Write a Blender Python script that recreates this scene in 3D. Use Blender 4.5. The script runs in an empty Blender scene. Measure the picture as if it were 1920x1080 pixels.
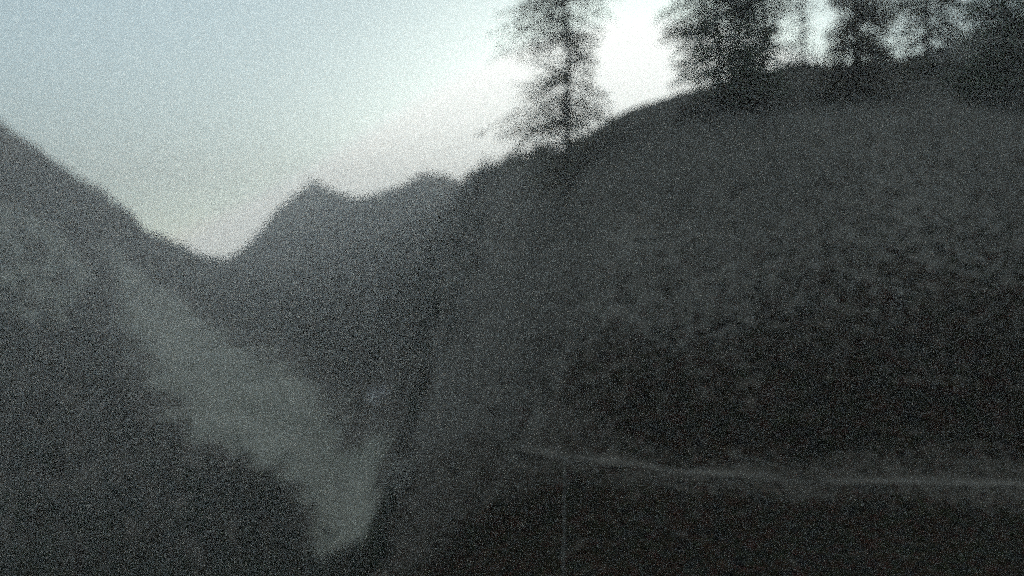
import bpy, bmesh, math, random
import numpy as np
from mathutils import Vector, noise

R_ = math.radians
random.seed(7)
rng = np.random.default_rng(7)
sc = bpy.context.scene
col = sc.collection

# ------------------------------------------------------------------ camera
cam_d = bpy.data.cameras.new('camera')
cam = bpy.data.objects.new('camera', cam_d); col.objects.link(cam)
cam.location = (0, 0, 0)
cam.rotation_euler = (R_(90), 0, 0)
cam_d.sensor_width = 36
cam_d.lens = 36 * 1663 / 1920
cam_d.clip_start = 0.1; cam_d.clip_end = 40000
cam_d.dof.use_dof = True                      # the webcam is badly focused: close by, so far ridges go soft
cam_d.dof.focus_distance = 26.0
cam_d.dof.aperture_fstop = 0.085
sc.camera = cam
F = 1663.0

# ------------------------------------------------------------------ world, sun, exposure
SUN_AZ, SUN_EL = R_(8), R_(4.0)
w = bpy.data.worlds.new('World'); sc.world = w; w.use_nodes = True
nt = w.node_tree; nt.nodes.clear()
N = nt.nodes.new; L = nt.links.new
sky = N('ShaderNodeTexSky'); sky.sky_type = 'NISHITA'; sky.sun_disc = False
sky.sun_elevation = SUN_EL; sky.sun_rotation = SUN_AZ
sky.altitude = 1200; sky.air_density = 1.0; sky.dust_density = 2.5; sky.ozone_density = 1.5
hsv = N('ShaderNodeHueSaturation'); hsv.inputs['Saturation'].default_value = 0.44
tint = N('ShaderNodeMix'); tint.data_type = 'RGBA'; tint.blend_type = 'MULTIPLY'
tint.inputs['Factor'].default_value = 1.0
tint.inputs[7].default_value = (0.81, 1.0, 1.03, 1)
cap = N('ShaderNodeMix'); cap.data_type = 'RGBA'; cap.blend_type = 'DARKEN'; cap.inputs['Factor'].default_value = 1.0
cap.inputs[7].default_value = (6.1, 6.35, 6.05, 1)       # ceiling on sky brightness: clips the glow over the sunken sun
sky_floor = N('ShaderNodeMix'); sky_floor.data_type = 'RGBA'; sky_floor.blend_type = 'LIGHTEN'; sky_floor.inputs['Factor'].default_value = 1.0
sky_floor.inputs[7].default_value = (.96, 1.10, 1.15, 1)      # added floor for more ambient light, at the sky's darkest visible tone
bg = N('ShaderNodeBackground'); bg.inputs['Strength'].default_value = 0.132
out = N('ShaderNodeOutputWorld')
L(sky.outputs[0], hsv.inputs['Color']); L(hsv.outputs[0], tint.inputs[6])
L(tint.outputs[2], sky_floor.inputs[6]); L(sky_floor.outputs[2], cap.inputs[6]); L(cap.outputs[2], bg.inputs['Color']); L(bg.outputs[0], out.inputs[0])

sun_d = bpy.data.lights.new('sun', 'SUN'); sun = bpy.data.objects.new('sun', sun_d); col.objects.link(sun)
sun_d.energy = 0.3; sun_d.angle = R_(0.5); sun_d.color = (1, .86, .7)
sd = Vector((math.sin(SUN_AZ) * math.cos(SUN_EL), math.cos(SUN_AZ) * math.cos(SUN_EL), math.sin(SUN_EL)))
sun.rotation_euler = sd.to_track_quat('Z', 'Y').to_euler()

sc.view_settings.view_transform = 'Standard'; sc.view_settings.look = 'None'
sc.view_settings.gamma = 1; sc.view_settings.use_curve_mapping = False
sc.view_settings.exposure = 1.34
sc.cycles.use_denoising = False               # dusk picture at high gain: leave the grain in
sc.cycles.use_adaptive_sampling = True; sc.cycles.adaptive_threshold = 0.22; sc.cycles.adaptive_min_samples = 8
sc.cycles.max_bounces = 3; sc.cycles.volume_bounces = 2
sc.cycles.diffuse_bounces = 2; sc.cycles.sample_clamp_indirect = 2

# ------------------------------------------------------------------ helpers
def mesh_obj(name, verts, faces, mat, parent=None, smooth=False, kind=None):
    me = bpy.data.meshes.new(name)
    if isinstance(verts, np.ndarray):
        nv = len(verts); faces = np.asarray(faces); k = faces.shape[1]
        me.vertices.add(nv); me.vertices.foreach_set('co', verts.astype(np.float32).ravel())
        me.loops.add(faces.size); me.loops.foreach_set('vertex_index', faces.ravel().astype(np.int32))
        me.polygons.add(len(faces))
        me.polygons.foreach_set('loop_start', np.arange(0, faces.size, k, dtype=np.int32))
        me.update(calc_edges=True)
    else:
        me.from_pydata(verts, [], faces)
    me.materials.append(mat)
    if smooth: me.polygons.foreach_set('use_smooth', np.ones(len(me.polygons), dtype=bool))
    o = bpy.data.objects.new(name, me); col.objects.link(o)
    if parent: o.parent = parent
    if kind: o['kind'] = kind
    return o

def noise_mat(name, c1, c2, scale, detail=6, bump=0.0, rough=1.0, rand=0.0, extra=None):
    """diffuse surface whose own colour wanders between two tones"""
    m = bpy.data.materials.new(name); m.use_nodes = True
    t = m.node_tree; n = t.nodes.new; l = t.links.new
    b = t.nodes['Principled BSDF']; b.inputs['Roughness'].default_value = rough
    b.inputs['Specular IOR Level'].default_value = 0.15
    tc = n('ShaderNodeTexCoord'); nz = n('ShaderNodeTexNoise')
    nz.inputs['Scale'].default_value = scale; nz.inputs['Detail'].default_value = detail
    nz.inputs['Roughness'].default_value = 0.65
    l(tc.outputs['Object'], nz.inputs['Vector'])
    rp = n('ShaderNodeValToRGB'); rp.color_ramp.elements[0].position = .32; rp.color_ramp.elements[1].position = .68
    rp.color_ramp.elements[0].color = (*c1, 1); rp.color_ramp.elements[1].color = (*c2, 1)
    l(nz.outputs['Fac'], rp.inputs[0])
    last = rp.outputs[0]
    if rand:
        k = 1.0 if rand < .85 else 1.5
        oi = n('ShaderNodeObjectInfo'); r2 = n('ShaderNodeValToRGB')
        r2.color_ramp.elements[0].color = (1 + .28 * k, 1 - .14 * k, 1 - .12 * k, 1); r2.color_ramp.elements[1].color = (1 - .2 * k, 1, 1 + .22 * k, 1)
        e = r2.color_ramp.elements.new(.5); e.color = (1 - .2 * k, 1 + .12 * k, 1 - .15 * k, 1)
        l(oi.outputs['Random'], r2.inputs[0])
        mx = n('ShaderNodeMix'); mx.data_type = 'RGBA'; mx.blend_type = 'MULTIPLY'; mx.inputs['Factor'].default_value = rand
        l(last, mx.inputs[6]); l(r2.outputs[0], mx.inputs[7]); last = mx.outputs[2]
    l(last, b.inputs['Base Color'])
    if bump:
        bp = n('ShaderNodeBump'); bp.inputs['Strength'].default_value = bump; bp.inputs['Distance'].default_value = 1.0 / scale
        l(nz.outputs['Fac'], bp.inputs['Height']); l(bp.outputs[0], b.inputs['Normal'])
    return m

M = {}
M['forest_floor'] = noise_mat('forest_floor', (.07, .064, .054), (.12, .108, .09), .08, 8)
M['meadow'] = noise_mat('meadow_grass', (.23, .24, .20), (.42, .42, .36), .045, 10)
M['glare_slope'] = noise_mat('glare_toned_grass', (.105, .10, .088), (.19, .18, .158), .06, 9)  # upper slope grass, painted paler to stand in for lens glare
M['gravel'] = noise_mat('gravel', (.08, .075, .065), (.21, .195, .17), .2, 8)
M['pale_wood'] = noise_mat('pale_wood', (.10, .095, .085), (.22, .21, .19), 5, 6, bump=.4)
M['spruce'] = noise_mat('spruce_needles', (.075, .082, .068), (.12, .118, .10), .35, 4, rand=.8)
M['larch'] = noise_mat('larch_needles', (.2, .22, .18), (.3, .32, .25), .8, 4, rand=.4)
M['bark'] = noise_mat('bark', (.07, .065, .058), (.135, .125, .115), 3, 8, bump=.6)
M['heath'] = noise_mat('heath_leaves', (.075, .055, .048), (.12, .09, .076), .7, 5, rand=.9)
M['plaster'] = noise_mat('pale_plaster', (.74, .73, .72), (.82, .81, .79), 1.5)
M['roof'] = noise_mat('stone_roof', (.25, .25, .27), (.38, .38, .4), 2.5, bump=.4)
M['wood'] = noise_mat('dark_wood', (.05, .035, .025), (.1, .07, .05), 4)
g = bpy.data.materials.new('window_glass'); g.use_nodes = True
g.node_tree.nodes['Principled BSDF'].inputs['Base Color'].default_value = (.02, .025, .03, 1)
g.node_tree.nodes['Principled BSDF'].inputs['Roughness'].default_value = .08
M['glass'] = g

def leafy(m, share):
    t = m.node_tree; b = t.nodes['Principled BSDF']; o = [n for n in t.nodes if n.type == 'OUTPUT_MATERIAL'][0]
    src = b.inputs['Base Color'].links[0].from_socket
    tr = t.nodes.new('ShaderNodeBsdfTranslucent'); df = t.nodes.new('ShaderNodeBsdfDiffuse'); mx = t.nodes.new('ShaderNodeMixShader')
    mx.inputs[0].default_value = share
    t.links.new(src, tr.inputs[0]); t.links.new(src, df.inputs[0]); t.links.new(df.outputs[0], mx.inputs[1]); t.links.new(tr.outputs[0], mx.inputs[2])
    t.links.new(mx.outputs[0], o.inputs['Surface'])
leafy(M['larch'], .5); leafy(M['spruce'], .25); leafy(M['heath'], .3)

# ------------------------------------------------------------------ terrain
# survey points: azimuth column (as tan), depth Y (m) and height angle, for each sight line down the valley
def cp(px, py, Y, near=False):
    if not near and Y > 100: Y = 100 * (Y / 100) ** .62
    tx = (px - 960) / F; th = math.atan(tx); R = Y / math.cos(th)
    return th, R, (540 - py) / F * Y
cols = {
 -400: [(1190,50),(1100,170),(1000,270),(800,420),(560,700),(350,1100)],
 0:    [(1190,50),(1120,160),(1040,270),(900,380),(760,500),(620,700),(500,950),(380,1300)],
 140:  [(1190,50),(1140,150),(1060,260),(960,340),(820,480),(700,650),(600,900),(500,1250),(400,1650)],
 280:  [(1190,50),(1150,140),(1080,240),(1000,310),(900,390),(760,560),(680,800),(600,1200),(560,1600),(500,2050)],
 420:  [(1180,50),(1150,130),(1090,230),(1000,300),(860,430),(760,580),(690,800),(600,1300),(550,2000),(515,3000)],
 560:  [(1170,50),(1130,130),(1080,240),(960,330),(860,430),(760,560),(650,900),(560,1600),(500,2400),(440,3400)],
 700:  [(1170,50),(1110,120),(1060,200),(1010,300),(920,380),(800,520),(700,700),(600,1050),(500,1700),(440,2400)],
 800:  [(1160,45),(1060,80),(960,120),(850,180),(730,270),(620,420),(540,700),(470,1400),(400,2400)],
 845:  [(1155,45),(1040,75),(930,115),(780,200),(640,330),(530,560),(440,1000),(385,1600),(350,2400)],
 880:  [(1150,42),(1000,66),(860,95),(700,160),(520,310),(400,520)],
 960:  [(1150,40),(990,60),(855,80),(700,115),(500,205),(370,320)],
 1080: [(1150,36),(980,52),(860,66),(680,80),(450,99),(335,109)],
 1270: [(1150,35),(990,49),(882,62),(650,77),(400,97),(250,110)],
 1500: [(1140,34),(1000,48),(903,59),(650,74),(380,94),(200,108)],
 1920: [(1130,33),(1010,46),(908,56),(650,70),(350,90),(190,104)],
 2400: [(1120,33),(1000,45),(915,54),(600,68),(300,88),(170,100)],
}
crest = [(-700,-60,1500),(-400,40,1550),(-200,125,1650),(0,232,1750),(60,272,1810),(130,316,1900),(200,362,2020),(250,402,2150),
         (300,438,2350),(350,465,2700),(400,488,3300),(425,496,4200),(445,486,4600),(480,444,4800),(520,396,4900),(550,372,5000),
         (574,350,5000),(590,333,5000),(607,350,4950),(640,363,4800),(672,378,4500),(700,372,3900),(720,362,3600),(745,357,3450),
         (765,347,3350),(785,334,3250),(805,326,3200),(835,330,3100),(862,329,3050)]
shoulder = [(880,322,430),(920,305,350),(960,287,270),(1010,270,170),(1060,262,124),(1100,256,119),(1140,228,119),(1170,212,119),(1200,200,119),
            (1240,186,120),(1275,176,120),(1340,158,120),(1380,140,119),(1430,138,119),(1490,116,119),(1560,122,118),(1640,106,117),(1720,114,116),(1800,100,116),(1920,92,114),(2150,110,110),(2400,100,106)]
P = []
for px, lst in cols.items():
    for py, Y in lst: P.append(cp(px, py, Y))
for px, py, Y in crest:
    th, R, z = cp(px, py, Y); P.append((th, R, z))
    P.append((th, R * 1.18, z * .82 - 10)); P.append((th, R * 1.6, z * .3 - 20)); P.append((th, R * 2.4, -60))
sa = np.array(shoulder, float); so_ = []
for a_, b_ in zip(sa[:-1], sa[1:]):
    m_ = max(1, int((b_[0] - a_[0]) / 14))
    for k_ in range(m_): so_.append(tuple(a_ + (b_ - a_) * k_ / m_))
for px, py, Y in so_ + [tuple(sa[-1])]:
    th, R, z = cp(px, py, Y, True); P.append((th, R, z))
    P.append((th, R * 1.12, z * 1.0 - 1)); P.append((th, R * 1.5, z * .9 - 12)); P.append((th, R * 3.5, z * 1.2 - 20))
    e = (540 - py) / F * .72
    P.append((th, 500, 500 * e)); P.append((th, 750, 750 * e)); P.append((th, 1000, 750 * e * .7)); P.append((th, 1450, 0))
for d in range(-180, 181, 15):
    th = R_(d)
    P.append((th, 12, -8.0)); P.append((th, 5, -7.2))
    if abs(d) > 55:
        k = .5 + .5 * abs(math.sin(th))
        for R, z in ((45, -14), (120, -12), (300, 30 * k), (500, 90 * k), (700, 140 * k), (900, 80), (1450, 0)): P.append((th, R, z))
P = np.array(P)
SX = 3.2
def feat(th, lr): return np.stack([np.asarray(th) * SX, np.asarray(lr)], -1)
X = feat(P[:, 0], np.log(P[:, 1])); V = P[:, 2] / P[:, 1]
D = np.linalg.norm(X[:, None] - X[None], axis=-1)
n = len(X)
A = np.zeros((n + 3, n + 3)); A[:n, :n] = D + np.eye(n) * 1e-4; A[:n, n] = 1; A[:n, n+1:] = X; A[n, :n] = 1; A[n+1:, :n] = X.T
W = np.linalg.solve(A, np.concatenate([V, np.zeros(3)]))
# polar grid, dense inside the view
ths = np.unique(np.concatenate([np.linspace(-math.pi, -R_(42), 70), np.linspace(-R_(42), R_(42), 640), np.linspace(R_(42), math.pi, 70)]))
lrs = np.linspace(math.log(5), math.log(1500), 430)
TH, LR = np.meshgrid(ths, lrs, indexing='ij')
Q = feat(TH.ravel(), LR.ravel())
E = np.zeros(len(Q))
for s in range(0, len(Q), 20000):
    q = Q[s:s + 20000]; E[s:s + 20000] = np.linalg.norm(q[:, None] - X[None], axis=-1) @ W[:n] + W[n] + q @ W[n+1:]
RR = np.exp(LR)
Z = E.reshape(TH.shape) * RR
XX = np.sin(TH) * RR; YY = np.cos(TH) * RR
def fbm_grid():
    o = np.zeros(TH.shape)
    for i in range(TH.shape[0]):
        for j in range(TH.shape[1]):
            r = RR[i, j]; x = XX[i, j]; y = YY[i, j]
            a = min(1.0, r / 500); b = min(.6, max(0.0, r - 450) / 600)
            v = noise.noise((x / 90, y / 90, 3.1)) * 3 * a + noise.noise((x / 32, y / 32, 9.7)) * 1.2 * min(1, r / 300)
            v += noise.noise((x / 12, y / 12, 1.7)) * (.2 + .4 * min(1, max(0, r - 75) / 60)) + noise.noise((x / 3.5, y / 3.5, 5.5)) * .16
            v += noise.noise((x / 60, y / 60, 12.4)) * 6 * b - abs(noise.noise((x / 190, y / 190, 6.6))) * 14 * b
            o[i, j] = v
    return o
Z += fbm_grid()
# close the seam behind the camera
Z[-1] = Z[0]

def height(x, y):
    x = np.asarray(x, float); y = np.asarray(y, float)
    th = np.arctan2(x, y); lr = np.log(np.maximum(np.hypot(x, y), 5.01))
    fi = np.interp(th, ths, np.arange(len(ths))); fj = np.clip((lr - lrs[0]) / (lrs[1] - lrs[0]), 0, len(lrs) - 1.001)
    i = np.clip(fi.astype(int), 0, len(ths) - 2); j = fj.astype(int); u = fi - i; v = fj - j
    return (Z[i, j] * (1-u) * (1-v) + Z[i+1, j] * u * (1-v) + Z[i, j+1] * (1-u) * v + Z[i+1, j+1] * u * v)

def hit(px, py, y0=30, y1=1450):
    """where a sight line of the survey meets the slope"""
    Y = np.exp(np.linspace(math.log(y0), math.log(y1), 1500)); x = (px - 960) / F * Y; z = (540 - py) / F * Y
    h = height(x, Y); k = np.argmax(h >= z)
    return np.array([x[k], Y[k], h[k]])

# valley meadow: a strip along the valley floor given by centre line and half width (world metres)
mc = [((640, 1050), 8), ((655, 1000), 12), ((645, 945), 17), ((606, 880), 23), ((545, 815), 35), ((480, 760), 50), ((415, 705), 52), ((355, 655), 56), ((310, 605), 62), ((285, 550), 60)]
MC = []
for (p, hw) in mc:
    h3 = hit(*p); MC.append((h3[0], h3[1], hw * h3[1] / (100 * (max(100, h3[1]) / 100) ** (1 / .62))))
    print('meadow', p, h3.round(), hw)
MC = np.array(MC)
def seg_dist(x, y, line):
    best = np.full(np.shape(x), 1e9)
    for a, b in zip(line[:-1], line[1:]):
        ax, ay = a[0], a[1]; bx, by = b[0] - ax, b[1] - ay
        t = np.clip(((x - ax) * bx + (y - ay) * by) / (bx * bx + by * by), 0, 1)
        d = np.hypot(x - ax - t * bx, y - ay - t * by)
        hw = a[2] + (b[2] - a[2]) * t
        best = np.minimum(best, d / hw)
    return best
def vnoise(x, y, s, o=0.0):
    return np.array([noise.noise((a / s, b / s, o)) for a, b in zip(np.ravel(x), np.ravel(y))]).reshape(np.shape(x))
def meadow_f(x, y):       # < 1 inside
    return seg_dist(x, y, MC)

verts = np.stack([XX, YY, Z], -1).reshape(-1, 3)
ni, nj = TH.shape
I, J = np.meshgrid(np.arange(ni - 1), np.arange(nj - 1), indexing='ij')
a = (I * nj + J).ravel(); faces = np.stack([a, a + nj, a + nj + 1, a + 1], 1)[:, ::-1]
fc = verts[faces].mean(1)
mf = meadow_f(fc[:, 0], fc[:, 1])
near = mf < 1.6
ins = np.zeros(len(fc), bool)
ins[near] = mf[near] + .55 * vnoise(fc[near, 0], fc[near, 1], 28, 2.2) + .5 * vnoise(fc[near, 0], fc[near, 1], 9, 4.2) + .12 * rng.normal(size=int(near.sum())) < 1
c0, c1 = hit(15, 560), hit(70, 440)                    # a thinned clearing on the left slope
CL = np.array([(c0[0], c0[1], 22), (c1[0], c1[1], 30)])
ins |= seg_dist(fc[:, 0], fc[:, 1], CL) + .5 * vnoise(fc[:, 0], fc[:, 1], 34, 6.1) * (seg_dist(fc[:, 0], fc[:, 1], CL) < 2) < .9
def sub(name, fsel, mat):
    f = faces[fsel]; used = np.unique(f); mp = np.full(len(verts), -1); mp[used] = np.arange(len(used))
    o = mesh_obj(name, verts[used], mp[f], mat, smooth=True, kind='structure'); return o
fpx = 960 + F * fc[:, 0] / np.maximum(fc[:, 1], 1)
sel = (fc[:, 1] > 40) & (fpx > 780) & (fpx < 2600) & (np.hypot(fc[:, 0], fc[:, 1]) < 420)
glare_sel = np.zeros(len(fc), bool)
glare_sel[sel] = fc[sel, 1] + 6 * vnoise(fc[sel, 0], fc[sel, 1], 9, 3.3) + 4 * vnoise(fc[sel, 0], fc[sel, 1], 3, 8.3) > 78 + 50 * np.clip((960 - fpx[sel]) / 120, 0, 2)
glare_sel &= ~ins
sub('hillside', ~ins & ~glare_sel, M['forest_floor'])
sub('glare_slope', glare_sel, M['glare_slope'])  # paler faces below the crest, glare put into their colour
sub('meadow', ins, M['meadow'])
cap = [(math.sin(t) * 5.0, math.cos(t) * 5.0, float(height(math.sin(t) * 5.0, math.cos(t) * 5.0))) for t in ths[:-1]]
mesh_obj('ground', cap + [(0, 0, -7.2)], [(k, len(cap), (k + 1) % len(cap)) for k in range(len(cap))], M['forest_floor'], kind='structure')

# ------------------------------------------------------------------ gravel track
def strip(name, pts, half, lift, mat, smooth=60):
    pts = np.array(pts); d = np.r_[0, np.cumsum(np.hypot(*np.diff(pts[:, :2], axis=0).T))]
    s = np.arange(0, d[-1], .8); x = np.interp(s, d, pts[:, 0]); y = np.interp(s, d, pts[:, 1])
    for _ in range(smooth): x[1:-1] = (x[:-2] + x[2:] + 2 * x[1:-1]) / 4; y[1:-1] = (y[:-2] + y[2:] + 2 * y[1:-1]) / 4
    tx = np.gradient(x); ty = np.gradient(y); l = np.hypot(tx, ty); nx, ny = -ty / l, tx / l
    hw = half * (1 + .18 * vnoise(x, y, 6, 7.7))
    vs = []
    for k in (-1, -.5, 0, .5, 1):
        px, py = x + nx * hw * k, y + ny * hw * k
        vs.append(np.stack([px, py, height(px, py)], 1))
    vs = np.stack(vs, 1); zc = vs[:, :, 2].max(1); vs[:, :, 2] = np.maximum(vs[:, :, 2], zc[:, None] - .25) + lift
    m = len(x); v = vs.reshape(-1, 3); f = [(i*5+k, i*5+k+1, i*5+k+6, i*5+k+5) for i in range(m-1) for k in range(4)]
    # small embankment shoulder so the track sits in the slope
    o = mesh_obj(name, v, np.array(f), mat, smooth=True, kind='structure')
    return np.stack([x, y], 1)
track_px = [(2150, 913), (1920, 908), (1700, 907), (1500, 903), (1350, 891), (1200, 875), (1080, 862), (960, 852), (880, 842)]
qx = np.arange(2150, 950, -12.0); tq = np.array(track_px)[::-1]; qy = np.interp(qx, tq[:, 0], tq[:, 1])
qy[4:-4] = np.convolve(qy, np.ones(9) / 9, 'valid')
tp = [hit(a, b, 40, 140) for a, b in zip(qx, qy)]
track = strip('footpath', tp, .36, .06, M['gravel'], 3)
lane_px = [(628, 842), (662, 826), (694, 800), (706, 780), (714, 764)]
lp = [hit(*p) for p in lane_px]
print('lane', [t.round() for t in lp])
lane = strip('valley_lane', lp, 1.1, .1, M['gravel'])

# ------------------------------------------------------------------ trees: far forest (one mass per slope), instanced from small conifers
def conifer_mesh(name, seed, whorls=13, per=7, mat=None):
    r = random.Random(seed); v = []; f = []
    H = 1.0
    for k in range(5):
        a = k * 2 * math.pi / 5; v.append((.012 * math.cos(a), .012 * math.sin(a), -.05))
    v.append((0, 0, H * .97)); f += [(k, (k + 1) % 5, 5) for k in range(5)]
    for wv in range(whorls):
        t = wv / (whorls - 1); z = H * (.10 + .86 * t); rad = .20 * (1 - t) ** .8 + .012
        for k in range(per):
            if r.random() < .12: continue
            a = r.random() * 6.283; L_ = rad * r.uniform(.65, 1.2); w_ = L_ * r.uniform(.28, .42) + .006
            dz = -L_ * r.uniform(.25, .7); zz = z + r.uniform(-.025, .025)
            c, s = math.cos(a), math.sin(a)
            b = len(v)
            v += [(0, 0, zz + .015), (c * L_ * .6 - s * w_, s * L_ * .6 + c * w_, zz + dz * .6), (c * L_, s * L_, zz + dz * .8),
                  (c * L_ * .6 + s * w_, s * L_ * .6 - c * w_, zz + dz * .6), (c * L_ * .55, s * L_ * .55, zz + dz * .25)]
            f += [(b, b+1, b+4), (b+1, b+2, b+4), (b+2, b+3, b+4), (b+3, b, b+4)]
    me = bpy.data.meshes.new(name); me.from_pydata(v, [], f); me.materials.append(mat); return me
def bush_mesh(name, seed, mat):
    r = random.Random(seed); v = []; f = []
    for _ in range(150):
        a = r.random() * 6.283; el = math.asin(r.random()); rr = r.uniform(.55, 1.0) * (1 + .3 * math.sin(3 * a + seed))
        p = Vector((math.cos(a) * math.cos(el) * .7, math.sin(a) * math.cos(el) * .7, math.sin(el) * .75 - .03)) * rr
        s = r.uniform(.05, .12); q = Vector((r.gauss(0, 1), r.gauss(0, 1), r.gauss(0, 1))).normalized(); u = p.cross(q).normalized() if p.length > .01 else q
        b = len(v); v += [p + u * s, p + q * s * 1.4, p - u * s]; f.append((b, b+1, b+2))
    me = bpy.data.meshes.new(name); me.from_pydata(v, [], f); me.materials.append(mat); return me

def proto_collection(name, meshes):
    c = bpy.data.collections.new(name)
    for m in meshes: c.objects.link(bpy.data.objects.new(m.name, m))
    return c
pc_tree = proto_collection('conifer_kinds', [conifer_mesh('conifer_%s' % s, i, 12 + i, 7, M['spruce']) for i, s in enumerate(('slim', 'broad', 'ragged', 'young'))])
pc_bush = proto_collection('bush_kinds', [bush_mesh('bush_%s' % s, i + 10, M['heath']) for i, s in enumerate(('low', 'round', 'loose'))])

def scatter(name, pts, scl, protos, mat, label=None, cat=None):
    me = bpy.data.meshes.new(name); me.vertices.add(len(pts)); me.vertices.foreach_set('co', np.asarray(pts, np.float32).ravel())
    at = me.attributes.new('siz', 'FLOAT_VECTOR', 'POINT'); at.data.foreach_set('vector', np.asarray(scl, np.float32).ravel())
    ar = me.attributes.new('spin', 'FLOAT', 'POINT'); ar.data.foreach_set('value', rng.uniform(0, 6.28, len(pts)).astype(np.float32))
    me.materials.append(mat)
    o = bpy.data.objects.new(name, me); col.objects.link(o); o['kind'] = 'stuff'
    if label: o['label'] = label; o['category'] = cat
    ng = bpy.data.node_groups.new(name + '_nodes', 'GeometryNodeTree')
    ng.interface.new_socket('Geometry', in_out='INPUT', socket_type='NodeSocketGeometry')
    ng.interface.new_socket('Geometry', in_out='OUTPUT', socket_type='NodeSocketGeometry')
    a = ng.nodes.new; l = ng.links.new
    gi = a('NodeGroupInput'); go = a('NodeGroupOutput'); m2p = a('GeometryNodeMeshToPoints'); iop = a('GeometryNodeInstanceOnPoints')
    ci = a('GeometryNodeCollectionInfo'); ci.inputs['Collection'].default_value = protos; ci.inputs['Separate Children'].default_value = True
    ci.inputs['Reset Children'].default_value = True
    ns = a('GeometryNodeInputNamedAttribute'); ns.data_type = 'FLOAT_VECTOR'; ns.inputs['Name'].default_value = 'siz'
    nr = a('GeometryNodeInputNamedAttribute'); nr.data_type = 'FLOAT'; nr.inputs['Name'].default_value = 'spin'
    cx = a('ShaderNodeCombineXYZ')
    l(gi.outputs[0], m2p.inputs[0]); l(m2p.outputs[0], iop.inputs['Points']); l(ci.outputs[0], iop.inputs['Instance'])
    iop.inputs['Pick Instance'].default_value = True
    l(ns.outputs[0], iop.inputs['Scale']); l(nr.outputs[0], cx.inputs[2]); l(cx.outputs[0], iop.inputs['Rotation'])
    l(iop.outputs[0], go.inputs[0])
    md = o.modifiers.new('instances', 'NODES'); md.node_group = ng
    return o

def sample(n, r0, r1, a0=-38, a1=38):
    th = rng.uniform(R_(a0), R_(a1), n); r = np.sqrt(rng.uniform(r0 * r0, r1 * r1, n)); return np.sin(th) * r, np.cos(th) * r
def forest_points():
    xs, ys = [], []
    for r0, r1, cell in ((110, 250, 9), (250, 450, 10), (450, 700, 12), (700, 1000, 20), (1000, 1250, 40)):
        area = (r1 * r1 - r0 * r0) / 2 * R_(104); x, y = sample(int(area / cell), r0, r1, -52, 52); xs.append(x); ys.append(y)
    x = np.concatenate(xs); y = np.concatenate(ys)
    z = height(x, y); r = np.hypot(x, y)
    keep = meadow_f(x, y) > 1.0 + rng.normal(0.05, .38, len(x))
    # clearings: bigger on the left slope
    cl = seg_dist(x, y, CL)
    keep &= ~((cl < 1.0) & (rng.random(len(x)) < .45))
    for tr, wd in ((track, 10), (lane, 5)):
        t3 = np.c_[tr[::6], np.full(len(tr[::6]), float(wd))]; keep &= seg_dist(x, y, t3) > 1
    # open slope below the track
    az = np.arctan2(x, y)
    keep &= r > 125
    azj = az + rng.normal(0, .035, len(x))
    keep &= ~((azj > math.atan((850 - 960) / F)) & (r < 600)) & ~((az > math.atan((935 - 960) / F)) & (az < .9))
    keep &= ~((az > math.atan((740 - 960) / F)) & (r < 190))
    keep &= np.hypot(x - HUT[0], y - HUT[1]) > 10
    keep &= ~((np.abs(np.arctan2(x, y) - math.atan2(HUT[0], HUT[1])) < .017) & (r < np.hypot(*HUT[:2])) & (r > np.hypot(*HUT[:2]) - 110))
    keep &= np.hypot(x - SHRUB[0], y - SHRUB[1]) > 6
    keep &= ~((np.abs(az - math.atan2(SHRUB[0], SHRUB[1])) < .024) & (r < np.hypot(*SHRUB[:2])) & (r > np.hypot(*SHRUB[:2]) - 60))
    g = vnoise(x, y, 20, 8.8)
    keep &= rng.random(len(x)) < np.clip(.95 + g * .8, .25, 1)
    return x[keep], y[keep], z[keep], r[keep], g[keep]
HUT = hit(711, 752); SHRUB = hit(766, 905)
print('hut', HUT.round(1))
x, y, z, r, g = forest_points()
h = rng.uniform(3.5, 7, len(x)) * np.clip(meadow_f(x, y) * .45, .45, 1) * np.clip(1 - (z - 100) / 300, .35, 1.1) * (1 + .3 * g)
siz = np.stack([h * 1.15 * rng.uniform(.8, 1.25, len(x))] * 2 + [h], 1)
pts = np.stack([x, y, z - .2], 1)
left = x < np.interp(y, MC[:, 1], MC[:, 0])
far = (~left) & (r > 650)
print('trees', len(x))
scatter('forest', pts[left], siz[left], pc_tree, M['spruce'], 'dark conifer forest covering the left hillside above the meadow', 'forest')
scatter('forest', pts[(~left) & ~far], siz[(~left) & ~far], pc_tree, M['spruce'], 'dark conifer forest covering the big slope on the right', 'forest')
scatter('forest', pts[far], siz[far], pc_tree, M['spruce'], 'hazy forest on the far ridge and pointed peak', 'forest')
# pale willow shrub by the lane
M['willow'] = noise_mat('willow_leaves', (.36, .36, .33), (.5, .5, .46), 1.5, 5); leafy(M['willow'], .3)
wm = bush_mesh('willow_shrub', 4, M['willow'])
wr = random.Random(8); k0 = [Vector((wr.uniform(-.7, .7), wr.uniform(-.5, .5), wr.uniform(-.05, .25))) for _ in range(14)]; ks = [wr.uniform(.45, .9) for _ in k0]
base = [tuple(q.co) for q in wm.vertices]
vv = [tuple(Vector(c) * sc_ + o_) for o_, sc_ in zip(k0, ks) for c in base]
ff = [tuple(3 * i + k + 450 * n_ for k in range(3)) for n_ in range(14) for i in range(150)]
shrub = mesh_obj('shrub', vv, ff, M['willow'])
shrub.location = (SHRUB[0], SHRUB[1], SHRUB[2] - .2); shrub.scale = (3.6, 3.6, 5.2)
shrub['label'] = 'pale rounded shrub growing beside the lower end of the pale meadow'; shrub['category'] = 'shrub'
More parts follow.
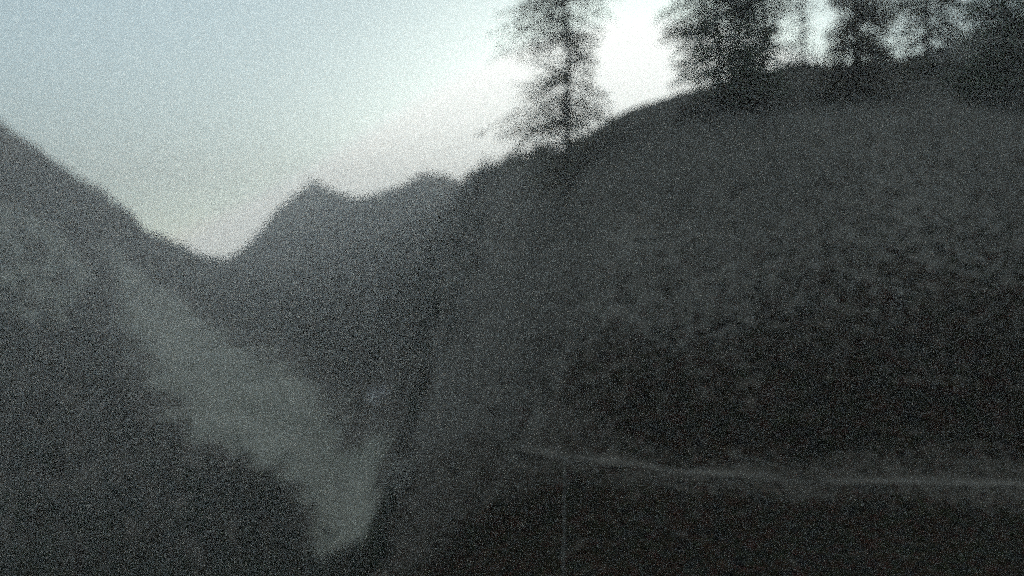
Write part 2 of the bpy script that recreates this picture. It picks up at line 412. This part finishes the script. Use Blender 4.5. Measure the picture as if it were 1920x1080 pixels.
# low heath on the near slope
x1, y1 = sample(260000, 24, 330, -6, 52); x3, y3 = sample(30000, 30, 100, -10, 52); k3 = rng.random(len(x3)) < np.clip((92 - y3) / 45, 0, 1); x1 = np.r_[x1, x3[k3]]; y1 = np.r_[y1, y3[k3]]; kp = rng.random(len(x1)) < np.clip((124 - y1) / 60, .04, 1); x1 = x1[kp]; y1 = y1[kp]; x2, y2 = sample(14000, 24, 160, -52, -6); x = np.r_[x1, x2]; y = np.r_[y1, y2]
z = height(x, y); keep = seg_dist(x, y, np.c_[track[::6], np.full(len(track[::6]), .75)]) > 1
keep &= seg_dist(x, y, np.c_[lane[::6], np.full(len(lane[::6]), 4)]) > 1
x, y, z = x[keep], y[keep], z[keep]; s = rng.uniform(.25, .75, len(x)) * np.interp(y, [60, 85, 105], [1, .6, .42]) * np.where(y < 60, .7, 1); az = np.arctan2(x, y); px_ = 960 + F * np.tan(az); s *= np.where((y > 104) & ((px_ < 985) | ((px_ > 1258) & (px_ < 1345))), 1 + 1.9 * rng.random(len(x)) ** 2, 1)
td = seg_dist(x, y, np.c_[track[::6], np.full(len(track[::6]), 5.)]); s *= np.clip(td, .55, 1)
scatter('undergrowth', np.stack([x, y, z - .05], 1), np.stack([s * 1.3, s * 1.3, s], 1), pc_bush, M['heath'],
        'low dark undergrowth covering the near slope around the track', 'undergrowth')

# ------------------------------------------------------------------ big larches near the camera
def tube(v, f, p0, p1, r0, r1, k=5):
    d = (p1 - p0).normalized(); u = d.orthogonal().normalized(); w_ = d.cross(u); b = len(v)
    for p, r in ((p0, r0), (p1, r1)):
        for i in range(k):
            a = i * 2 * math.pi / k; v.append(p + (u * math.cos(a) + w_ * math.sin(a)) * r)
    f += [(b + i, b + (i + 1) % k, b + k + (i + 1) % k, b + k + i) for i in range(k)]
def lerp_env(env, z):
    zs = [e[0] for e in env]; return np.interp(z, zs, [e[1] for e in env]), np.interp(z, zs, [e[2] for e in env]), np.interp(z, zs, [e[3] for e in env])
def larch(px, Y, top, r0, env, step, label, seed, lean=0.0, dens=1.0):
    """env rows: height above camera, reach to the left, reach to the right, twig density"""
    rd = random.Random(seed)
    x0 = (px - 960) / F * Y; zb = float(height(x0 - lean * 15, Y)) - .3
    root = bpy.data.objects.new('larch_tree', None); col.objects.link(root); root.location = (x0 - lean * 15, Y, zb)
    root['label'] = label; root['category'] = 'tree'; root['group'] = 'tall larches standing on the near slope'
    H = top - zb
    def axis(z):            # trunk centre, local coords, z local
        t = z / H
        return Vector((lean * (z) + .12 * math.sin(z * .35 + seed), .1 * math.sin(z * .3 + seed * 2), z))
    v = []; f = []; K = 10; S = 44
    for i in range(S + 1):
        z = H * i / S; r = r0 * (1 - i / S) ** .8 + .015 + (r0 * .7 * math.exp(-z / .7))
        c = axis(z)
        for k in range(K):
            a = k * 2 * math.pi / K; rr = r * (1 + .08 * math.sin(5 * a + z * 2) + rd.uniform(-.04, .04)); v.append(c + Vector((math.cos(a) * rr, math.sin(a) * rr, 0)))
    for i in range(S):
        for k in range(K): f.append((i*K+k, i*K+(k+1) % K, (i+1)*K+(k+1) % K, (i+1)*K+k))
    mesh_obj('trunk', v, f, M['bark'], root, smooth=True)
    tv = []; tf = []; nv = []
    zlo = env[0][0]; z = zlo
    while z < top - .4:
        zl = z - zb; eL, eR, dn = lerp_env(env, z)
        for _ in range(rd.choice((3, 4, 5, 5))):
            if rd.random() > min(1, dn * 1.3): continue
            phi = rd.random() * 2 * math.pi; cx_ = math.cos(phi)
            reach = (eR if cx_ > 0 else eL) * (.55 + .45 * abs(cx_)) * rd.uniform(.7, 1.22)
            droop = rd.uniform(.05, .5); zz = zl + rd.uniform(-.2, .2)
            p = axis(zz); dirv = Vector((cx_, math.sin(phi), 0)); side = Vector((-dirv.y, dirv.x, 0))
            bv = []; bf = []; segs = 6; br = .022 + .011 * reach; prev = p.copy(); bend = rd.uniform(-.15, .15)
            rise = rd.uniform(-.1, .28)
            pts_ = []
            for s_ in range(1, segs + 1):
                t = s_ / segs
                q = p + dirv * reach * t + side * bend * reach * t * t + Vector((0, 0, reach * (rise * t - droop * t * t * 1.4 + .12 * t ** 4)))
                tube(bv, bf, prev, q, br * (1 - (s_ - 1) / segs * .85), br * (1 - t * .85), 4); pts_.append((prev, q)); prev = q
            mesh_obj('branch', bv, bf, M['bark'], root)
            nt_ = int(reach * 15 * dn * dens) + 4
            for _t in range(nt_):
                t = rd.uniform(.1, 1.03) ** .75; si = min(segs - 1, int(t * segs)); a_, b_ = pts_[si]; o_ = a_.lerp(b_, min(1.0, t * segs - si))
                sd_ = rd.choice((-1, 1)); tl = (.5 + 1.3 * (1 - abs(t - .45))) * rd.uniform(.5, 1.15) * min(1, reach / 3.5)
                td_ = (dirv * rd.uniform(.3, 1.1) + side * sd_ * rd.uniform(.3, 1.2) + Vector((0, 0, rd.uniform(-1.2, .6)))).normalized()
                e_ = o_ + td_ * tl + Vector((0, 0, -tl * rd.uniform(0, .45)))
                b0 = len(tv); wdt = Vector((0, 0, .008)); tv += [o_ - wdt, o_ + wdt, e_]; tf.append((b0, b0+1, b0+2))
                for _n in range(int(tl * 9) + 2):
                    u = rd.uniform(.1, 1.03); c_ = o_.lerp(e_, u)
                    n1 = Vector((rd.gauss(0, 1), rd.gauss(0, 1), rd.gauss(0, 1))).normalized(); n2 = n1.orthogonal().normalized()
                    ln = rd.uniform(.06, .2); wn = rd.uniform(.018, .045)
                    nv.append((c_ + n2 * wn, c_ + n1 * ln, c_ - n2 * wn))
        z += step * rd.uniform(.6, 1.4)
    nv = np.array([[tuple(q) for q in t] for t in nv]).reshape(-1, 3)
    o = mesh_obj('foliage', nv, np.arange(len(nv)).reshape(-1, 3), M['larch'], root, kind='stuff')
    mesh_obj('twigs', np.array([tuple(q) for q in tv]), np.array(tf), M['bark'], root, kind='stuff').name = 'twig_mass'
    return len(nv) // 3
# rows: (height above the camera, reach left, reach right, density)
larch(1064, 108, 48, .36, [(12, 3.6, 3.0, .4), (14.5, 5.4, 3.4, .5), (17, 8.3, 3.4, .9), (18.5, 5.6, 4.4, .45), (20, 8.8, 5.0, .9), (22.5, 9.6, 5.6, 1.1), (24, 8.3, 4.8, 1.1),
      (26, 5.2, 3.6, .8), (28, 5.8, 3.6, .9), (30.5, 6.8, 3.8, 1.0), (32.5, 7.6, 5.0, 1.1), (36, 8.0, 6.0, 1.2), (40, 7.0, 6.0, 1.1), (48, .8, .8, .8)],
      .36, 'tall wispy larch standing alone against the sky left of the other trees', 3, dens=.34)
larch(1346, 109, 48, .34, [(23.5, 3.2, 4.0, .4), (25, 3.6, 4.6, .9), (27, 5.2, 5.4, 1.0), (29.5, 6.6, 5.4, 1.1), (32, 5.8, 5.4, 1.1), (35, 6.6, 5.2, 1.1), (40, 5.6, 5.0, 1.0), (48, .6, .6, .8)],
      .30, 'dense larch with branches reaching left into the bright sky, second from the left', 11, dens=.7)
larch(1432, 106, 46, .32, [(23.5, 3.4, 4.2, .5), (25, 4.4, 4.0, 1.0), (26, 4.6, 2.6, 1.1), (28, 4.6, 1.9, 1.1), (31, 4.6, 2.2, 1.0), (38, 4.2, 3.0, 1), (46, .6, .6, .8)],
      .28, 'larch just left of the small bright gap in the foliage', 17, dens=.85)
larch(1604, 104, 46, .38, [(23.5, 4.0, 5.0, .5), (25, 4.6, 6.4, 1.0), (26.5, 3.8, 5.6, 1.1), (29, 3.0, 4.2, 1.2), (33, 3.4, 3.8, 1.2), (38, 3.6, 3.6, 1.1), (46, .6, .6, .8)],
      .26, 'narrow larch between the two bright gaps in the foliage', 23, dens=.95)
larch(1738, 112, 52, .24, [(24.5, 6, 6, .6), (26, 7.6, 7.4, 1.0), (28.5, 6.6, 5.4, .8), (31, 6.0, 5.4, .7), (34, 5.4, 5.4, .9), (38, 6.4, 6.4, 1.2), (43, 5.0, 5.0, 1), (52, .4, .4, .6)],
      .34, 'thin slender larch seen through the right bright gap', 41, dens=.62)
larch(1506, 116, 50, .2, [(24, 4, 4, .6), (25.5, 5.0, 5.6, 1.0), (29, 4.2, 3.6, .8), (32, 3.6, 1.6, .6), (36, 3.4, 2.0, .6), (42, 3.2, 2.6, .8), (50, .4, .4, .6)],
      .34, 'thin larch half filling the small bright gap', 59, dens=.5)
larch(1886, 102, 46, .34, [(23, 5.4, 5.0, .6), (24.5, 6.4, 5.6, 1.0), (27, 4.6, 5.4, 1.1), (30, 4.4, 5.4, 1.1), (36, 4.8, 5.0, 1), (46, .6, .6, .8)],
      .26, 'dense larch standing by the right edge of the view', 31, dens=.95)

# ------------------------------------------------------------------ slim pole below the path
pxp, pyp = (1055 - 960) / F * 33, 33.0; pz = float(height(pxp, pyp)) - .3; ptop = (540 - 860) / F * 33
v = []; f = []; prng = random.Random(5); prev = Vector((0, 0, 0)); K = 9
for i in range(K):
    z1 = (ptop - pz) * (i + 1) / K; nx = Vector((.012 * z1 + prng.uniform(-.006, .006), prng.uniform(-.01, .01), z1))
    tube(v, f, prev, nx, .075 - .03 * i / K, .075 - .03 * (i + 1) / K, 8); prev = nx
b = len(v); f.append(tuple(range(b - 8, b)))
pole = mesh_obj('wooden_pole', v, f, M['pale_wood'], smooth=True); pole.location = (pxp, pyp, pz)
pole['label'] = 'slim weathered wooden pole standing in the undergrowth just below the footpath'; pole['category'] = 'pole'

# ------------------------------------------------------------------ small pale house by the valley lane
def box(v, f, x0, x1, y0, y1, z0, z1):
    b = len(v); v += [(x, y, z) for z in (z0, z1) for x, y in ((x0, y0), (x1, y0), (x1, y1), (x0, y1))]
    f += [(b, b+3, b+2, b+1), (b+4, b+5, b+6, b+7)] + [(b+i, b+(i+1) % 4, b+4+(i+1) % 4, b+4+i) for i in range(4)]
hut = bpy.data.objects.new('house', None); col.objects.link(hut); hut.location = (HUT[0], HUT[1], HUT[2] - .4); hut.rotation_euler = (0, 0, R_(24))
hut.scale = (.62, .62, .62)
hut['label'] = 'small pale house standing at the end of the valley lane'; hut['category'] = 'house'
v = []; f = []; box(v, f, -5, 5, -3.5, 3.5, 0, 4.6)
b = len(v); v += [(-5, -3.5, 4.6), (-5, 3.5, 4.6), (-5, 0, 7.0), (5, -3.5, 4.6), (5, 3.5, 4.6), (5, 0, 7.0)]; f += [(b, b+2, b+1), (b+3, b+4, b+5)]
mesh_obj('wall', v, f, M['plaster'], hut)
for s in (-1, 1):
    v = []; f = []
    P0 = [Vector((-5.7, s * 4.3, 4.12)), Vector((5.7, s * 4.3, 4.12)), Vector((5.7, 0, 7.1)), Vector((-5.7, 0, 7.1))]
    v = P0 + [p + Vector((0, 0, .25)) for p in P0]; f = [(0, 1, 2, 3), (4, 5, 6, 7)] + [(i, (i+1) % 4, 4 + (i+1) % 4, 4+i) for i in range(4)]
    ro = mesh_obj('roof_slope', v, f, M['roof'], hut)
    if s == 1:
        v = []; f = []; box(v, f, 2.2, 3.0, .8, 1.6, 5.9, 8.0); mesh_obj('chimney', v, f, M['plaster'], ro)
for wx, wz in ((-3.2, 1.2), (0, 1.2), (3.2, 1.2), (-3.2, 3.2), (0, 3.2), (3.2, 3.2)):
    if (wx, wz) == (0, 1.2):
        v = []; f = []; box(v, f, -.55, .55, -3.58, -3.45, 0.6, 2.6); d = mesh_obj('door', v, f, M['wood'], hut)
        v = []; f = []; box(v, f, .36, .44, -3.66, -3.585, 1.5, 1.62); mesh_obj('handle', v, f, M['roof'], d); continue
    v = []; f = []; box(v, f, wx - .5, wx + .5, -3.56, -3.47, wz, wz + 1.1); wn = mesh_obj('window', v, f, M['wood'], hut)
    v = []; f = []; box(v, f, wx - .4, wx + .4, -3.6, -3.565, wz + .1, wz + 1.0); mesh_obj('pane', v, f, M['glass'], wn)

# ------------------------------------------------------------------ evening haze in the valley
zmax = max(float(Z.max()), 45) + 25; zmin = float(Z.min()) - 1.0
hz = []; hf = []; box(hz, hf, -1540, 1540, -1540, 1540, zmin, zmax)
hm = bpy.data.materials.new('haze_air'); hm.use_nodes = True; t = hm.node_tree; t.nodes.clear()
pv = t.nodes.new('ShaderNodeVolumePrincipled'); pv.inputs['Color'].default_value = (1, .965, .945, 1); pv.inputs['Density'].default_value = 1.15e-3
pv.inputs['Anisotropy'].default_value = .45
mo = t.nodes.new('ShaderNodeOutputMaterial'); t.links.new(pv.outputs[0], mo.inputs['Volume'])
mesh_obj('haze', hz, hf, hm, kind='stuff')
